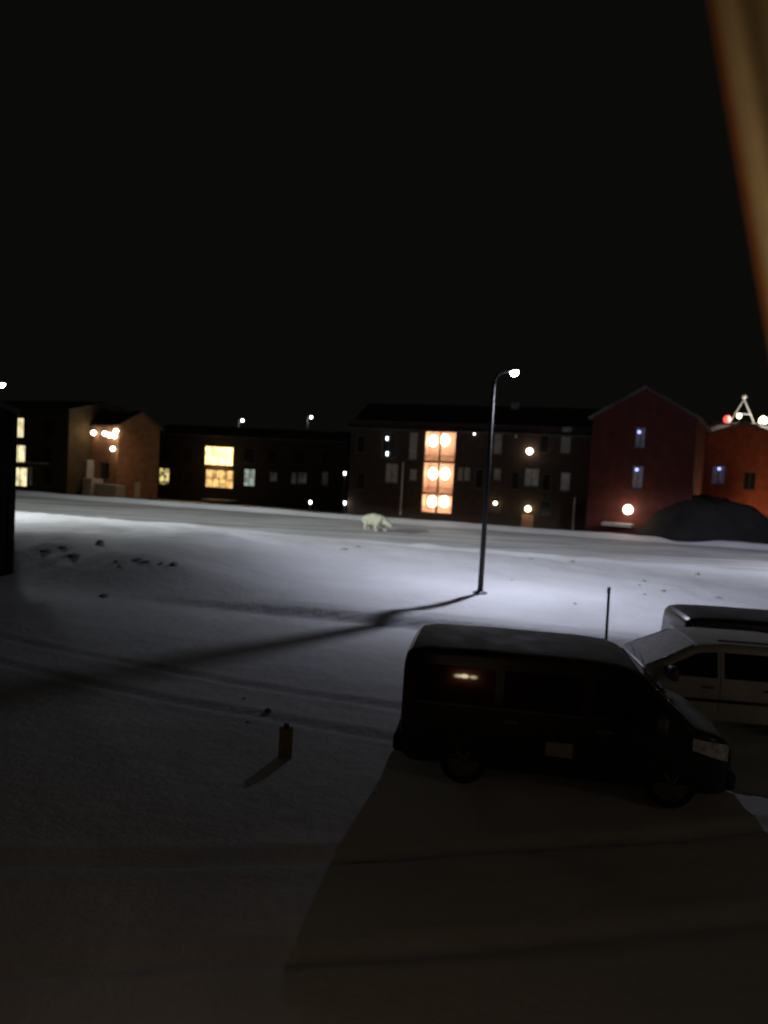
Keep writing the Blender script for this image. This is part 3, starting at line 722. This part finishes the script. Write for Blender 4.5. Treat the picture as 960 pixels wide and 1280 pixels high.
van, pn, hwf = vehicle('parked_van', 'black van parked nearest, with a snow dusted roof', seat(VAN['axles'][0], -.92, 577, 984, rz, VAN), rz, VAN, P_black, 'vehicles in the car park')
pn('sign_panel', 2.02, 2.38, lambda x: .56+.0, lambda x: .76, -1, mat('faded_sign', (.34, .32, .26), .7, noise=.2, scale=9), nx=3, nz=2, o_=.016, lab='pale rectangular sign panel on the sliding door')
pn('window_trim', .2, 2.48, lambda x: 1.118, lambda x: 1.134, -1, M['steel'], nx=16, nz=1, o_=.012)
rz2 = R(180-5)
p2 = at_depth(872, 806, 13.3)
vehicle('parked_car', 'silver people carrier parked behind the black van', (8.25, 13.25, zg(8.2, 13.2)), rz2, MPV, P_silver, 'vehicles in the car park')
rz3 = R(-6); q9 = .9
VAN2 = dict(VAN, H=VAN['H']*q9, belt=VAN['belt']*q9, win=(1.06, 1.52), hl=(.62, .84), tl=(.7, 1.3), top=[(a_, b_*q9) for a_, b_ in VAN['top']])
vehicle('parked_van', 'dark olive van parked farthest away, cut off at right edge', (6.42, 15.55, zg(8, 15.4)), rz3, VAN2, P_olive, 'vehicles in the car park')

# ------------------------------------------------------------------ polar bear
def bear():
    p = ground_hit(468, 664)
    t = empty('polar_bear', (p.x, p.y, zg(p.x, p.y)+.02), R(-42)); t.scale = (1.06,)*3
    tag(t, 'cream white polar bear walking along the snowy road with lowered head', 'polar bear')
    V = []; E = []; Rr = []
    def ch(pts, start=None):
        prev = start
        for (x, y, z, r) in pts:
            V.append((x, y, z)); Rr.append(r); i = len(V)-1
            if prev is not None: E.append((prev, i))
            prev = i
        return prev
    spine0 = ch([(-.60, 0, .78, .44)])                        # pelvis, the root
    mid = ch([(-.25, 0, .70, .46)], spine0); mid2 = ch([(.12, 0, .67, .45)], mid); chest = ch([(.45, 0, .72, .41)], mid2)
    nk = ch([(.74, 0, .72, .29), (.95, 0, .62, .22)], chest)
    hd = ch([(1.12, 0, .54, .185), (1.26, 0, .48, .135), (1.42, 0, .42, .085), (1.47, 0, .40, .068)], nk)
    ch([(-.99, 0, .80, .10), (-1.06, 0, .72, .05)], spine0)
    for sy, fx, hx in ((1, .12, -.10), (-1, -.10, .12)):
        ch([(.46, sy*.24, .54, .23), (.42+fx*.3, sy*.27, .36, .185), (.46+fx, sy*.27, .18, .155), (.52+fx, sy*.27, .10, .14), (.66+fx, sy*.27, .07, .09)], chest)
        ch([(-.62, sy*.24, .56, .27), (-.48+hx*.4, sy*.27, .40, .21), (-.68+hx, sy*.27, .23, .155), (-.64+hx, sy*.27, .10, .14), (-.48+hx, sy*.27, .07, .095)], spine0)
    me = bpy.data.meshes.new('body'); me.from_pydata(V, E, [])
    o = bpy.data.objects.new('body', me); C.objects.link(o)
    md = o.modifiers.new('s', 'SKIN'); md.use_smooth_shade = True
    for i, sv in enumerate(me.skin_vertices[0].data):
        k = Rr[i]; sv.radius = (k*.92, k) if i < 4 else (k, k); sv.use_root = (i == 0)
    sb = o.modifiers.new('u', 'SUBSURF'); sb.levels = 3; sb.render_levels = 3
    dg = bpy.context.evaluated_depsgraph_get(); nm = bpy.data.meshes.new_from_object(o.evaluated_get(dg))
    bpy.data.objects.remove(o)
    nm.name = 'body'; nm.materials.clear()
    co = np.zeros(len(nm.vertices)*3); nm.vertices.foreach_get('co', co); co = co.reshape(-1, 3)
    no = np.array([v.normal[:] for v in nm.vertices])
    d = (vnoise(co[:, 0]*9+co[:, 2]*5, co[:, 1]*9+co[:, 2]*7, 61)-.5)*.05
    co = co+no*d[:, None]; nm.vertices.foreach_set('co', co.ravel()); nm.update()
    b_ = link_mesh('body', nm, M['fur'], t, True)
    MB().sphere((1.53, 0, .41), .045, 10).build('nose', M['nose'], t, True)
    for sy in (-1, 1):
        MB().sphere((1.05, sy*.15, .72), .065, 10).build('ear', M['fur'], t, True)
        MB().sphere((1.29, sy*.10, .55), .022, 8).build('eye', M['nose'], t, True)
bear()

# ------------------------------------------------------------------ small things
p = ground_hit(757, 812)
t = empty('marker_pole', (p.x, p.y, zg(p.x, p.y)-.05), 0); tag(t, 'thin dark pole standing in the snow behind the black van roof', 'pole')
hp = at_depth(756, 736, p.y).z-p.z+.05
MB().tube([(0, 0, 0), (-.03, 0, hp)], [.038, .032], 10).build('shaft', M['dark_metal'], t, True)
MB().lathe([(.045, hp-.16), (.045, hp), (.02, hp+.02)], 10, (-.03, 0, 0)).build('cap', M['steel'], t)
p = ground_hit(356, 948)
t = empty('bollard', (p.x, p.y, p.z-.03), R(8)); tag(t, 'short dull yellow bollard in the dark foreground snow', 'bollard')
MB().box(-.10, .10, -.05, .05, 0, .50).build('post', mat('dull_yellow', (.26, .19, .02), .7, noise=.4, scale=8), t, bevel=.012)
MB().box(-.04, .04, -.055, .055, .501, .55).build('cap', M['black_plastic'], t, bevel=.01)
def stone(px, py, wpx, hpx, label, group, seed):
    p = ground_hit(px, py); D = p.y; rnd = random.Random(seed)
    bm = bmesh.new(); bmesh.ops.create_icosphere(bm, subdivisions=3, radius=1)
    sx, sz = wpx*D/900/2*.9, hpx*D/900*.7
    for v in bm.verts:
        q = v.co; k = 1+.5*(float(vnoise([q.x*1.6+seed*7], [q.y*1.6+q.z*2.3], 70+seed)[0])-.5)+.25*(float(vnoise([q.x*4+seed*3], [q.y*4+q.z*5], 90+seed)[0])-.5)
        v.co = Vector((q.x*sx*k, q.y*sx*.8*k, q.z*sz*k))
    me = bpy.data.meshes.new('stone'); bm.to_mesh(me); bm.free()
    o = link_mesh('stone', me, M['stone'], None, True); o.location = (p.x, p.y, p.z-sz*.1); o.rotation_euler = (0, 0, rnd.random()*6)
    tag(o, label, 'stone', group)
stone(124, 682, 13, 10, 'pointed dark stone sticking up highest from the left snow slope', 'stones in the snow', 1)
G = 'stones on the left snow slope'
ORD = 'first second third fourth fifth sixth seventh eighth ninth tenth eleventh twelfth'.split()
for i, (px, py, w_, h_) in enumerate(sorted([(58, 688, 16, 3), (78, 684, 12, 3), (92, 694, 18, 4), (146, 702, 8, 3), (172, 700, 16, 5), (183, 703, 10, 5), (202, 705, 8, 4), (218, 706, 12, 6), (130, 745, 18, 6), (150, 709, 7, 3)])):
    stone(px, py, w_, h_, ORD[i]+' low dark stone from the left on the left snow slope', G, 10+i)
G = 'stones on the right snow field'
for i, (px, py, w_, h_) in enumerate(sorted([(805, 727, 7, 3), (799, 732, 6, 3), (829, 739, 9, 3), (806, 743, 7, 2), (872, 719, 6, 5), (715, 703, 8, 3), (899, 748, 9, 3), (664, 699, 7, 2), (430, 687, 12, 3), (447, 684, 9, 3), (719, 755, 5, 2), (640, 725, 5, 2)])):
    stone(px, py, w_, h_, ORD[i]+' small dark clod from the left on the bright snow field', G, 30+i)

# ------------------------------------------------------------------ the viewer's own house: wall with the open window, room lamp, curtain, door lamps
rm = empty('room_wall', (0, 0, 0)); tag(rm, 'timber wall with the open window the picture is taken from', 'wall', kind='structure')
y0, y1 = 1.2, 1.4
xa, xb, za, zb = -1.05, 1.1, 3.1, 5.5
MB().box(-8, xa, y0, y1, -.2, 6.2).build('wall_panel', M['rust_wall'], rm); MB().box(xb, 8, y0, y1, -.2, 6.2).build('wall_panel', M['rust_wall'], rm)
MB().box(xa, xb, y0, y1, -.2, za).build('wall_panel', M['rust_wall'], rm); MB().box(xa, xb, y0, y1, zb, 6.2).build('wall_panel', M['rust_wall'], rm)
MB().box(-3, 3, -3.6, y0, 2.7, 2.8).build('room_floor', M['ochre_wall'], rm); MB().box(-3, 3, -3.6, y0, 5.6, 5.7).build('room_ceiling', M['pale_frame'], rm)
MB().box(-3, 3, -3.7, -3.6, 2.7, 5.7).build('room_back', M['pale_frame'], rm)
for s_ in (-1, 1): MB().box(s_*3-.05, s_*3+.05, -3.6, y0-.001, 2.8, 5.6).build('room_side', M['pale_frame'], rm)
t = empty('pendant_lamp', (1.45, .55, 5.6)); tag(t, 'warm pendant lamp in the room behind the viewer', 'lamp')
MB().tube([(0, 0, 0), (0, 0, -.85)], .01, 6).build('cord', M['black_plastic'], t)
MB().lathe([(.05, -.85), (.2, -1.02), (.21, -1.04)], 16).build('shade', M['pale_frame'], t)
MB().sphere((0, 0, -1.02), .06, 10).build('bulb', M['lamp_warm'], t, True)
lamp_light('lamp_light', t, (0, 0, -1.15), 12, (1., .74, .45), .07)
# curtain, tied back to the right
def curtain():
    D = 1.1; V = []; F = []; nz_, nx_ = 40, 40
    e0, e1 = at_depth(935, 283, D), at_depth(963, 440, D)
    k = (e1.x-e0.x)/(e1.z-e0.z)
    t = empty('curtain', (.5, D, 3.5)); tag(t, 'beige curtain with brown hem hanging at the top right corner', 'curtain')
    def sheet(name, a, b_, m_, dy):
        V = []; F = []
        for j in range(nz_+1):
            z = 4.2+1.28*j/nz_; xe = e0.x+k*(z-e0.z)
            for i in range(nx_+1):
                f = a+(b_-a)*i/nx_; x = xe+f
                V.append((x-.5, dy+.007*math.sin(f*48+z*1.2)*min(1, f*20)+.0015*math.sin(f*150), z-3.5))
        for j in range(nz_):
            for i in range(nx_): q = j*(nx_+1)+i; F.append((q, q+1, q+nx_+2, q+nx_+1))
        return MB().add(V, F).build(name, m_, t, True)
    sheet('cloth', .0131, .40, mat('beige_cloth', (.62, .50, .30), .9, noise=.08, scale=30), 0)
    sheet('hem', 0., .013, mat('brown_hem', (.34, .12, .03), .9, noise=.1, scale=30), 0)
curtain()
t = empty('door_lamp', (-.15, y1, 2.12)); tag(t, 'twin globe lamp on the wall of the house the picture is taken from', 'lamp')
MB().box(-.28, .28, .003, .05, -.05, .05).build('bracket', M['dark_metal'], t)
for sx in (-1, 1): MB().sphere((sx*.2, .14, 0), .09, 12).build('globe', M['lamp_yellow'], t, True)
lamp_light('lamp_light', t, (0, .3, 0), 7, (1., .8, .5), .1)

t = empty('yard_lamp', (10.5, 4.6, zg(10.5, 4.6))); tag(t, 'warm globe yard lamp on a short post beyond the right edge', 'lamp')
MB().tube([(0, 0, -.1), (0, 0, 2.7)], [.05, .04], 10).build('post', M['dark_metal'], t)
MB().sphere((0, 0, 2.85), .16, 14).build('globe', M['lamp_yellow'], t, True)
lamp_light('lamp_light', t, (-.18, .18, 2.8), 10, (1., .76, .54), .12)

for i, (px, py, w_, h_) in enumerate([(305, 874, 8, 3), (335, 888, 12, 4), (310, 903, 7, 3)]):
    stone(px, py, w_, h_, ('farthest', 'widest', 'nearest')[i]+' of three snow clods beside the yellow bollard', 'clods in the car park', 60+i)
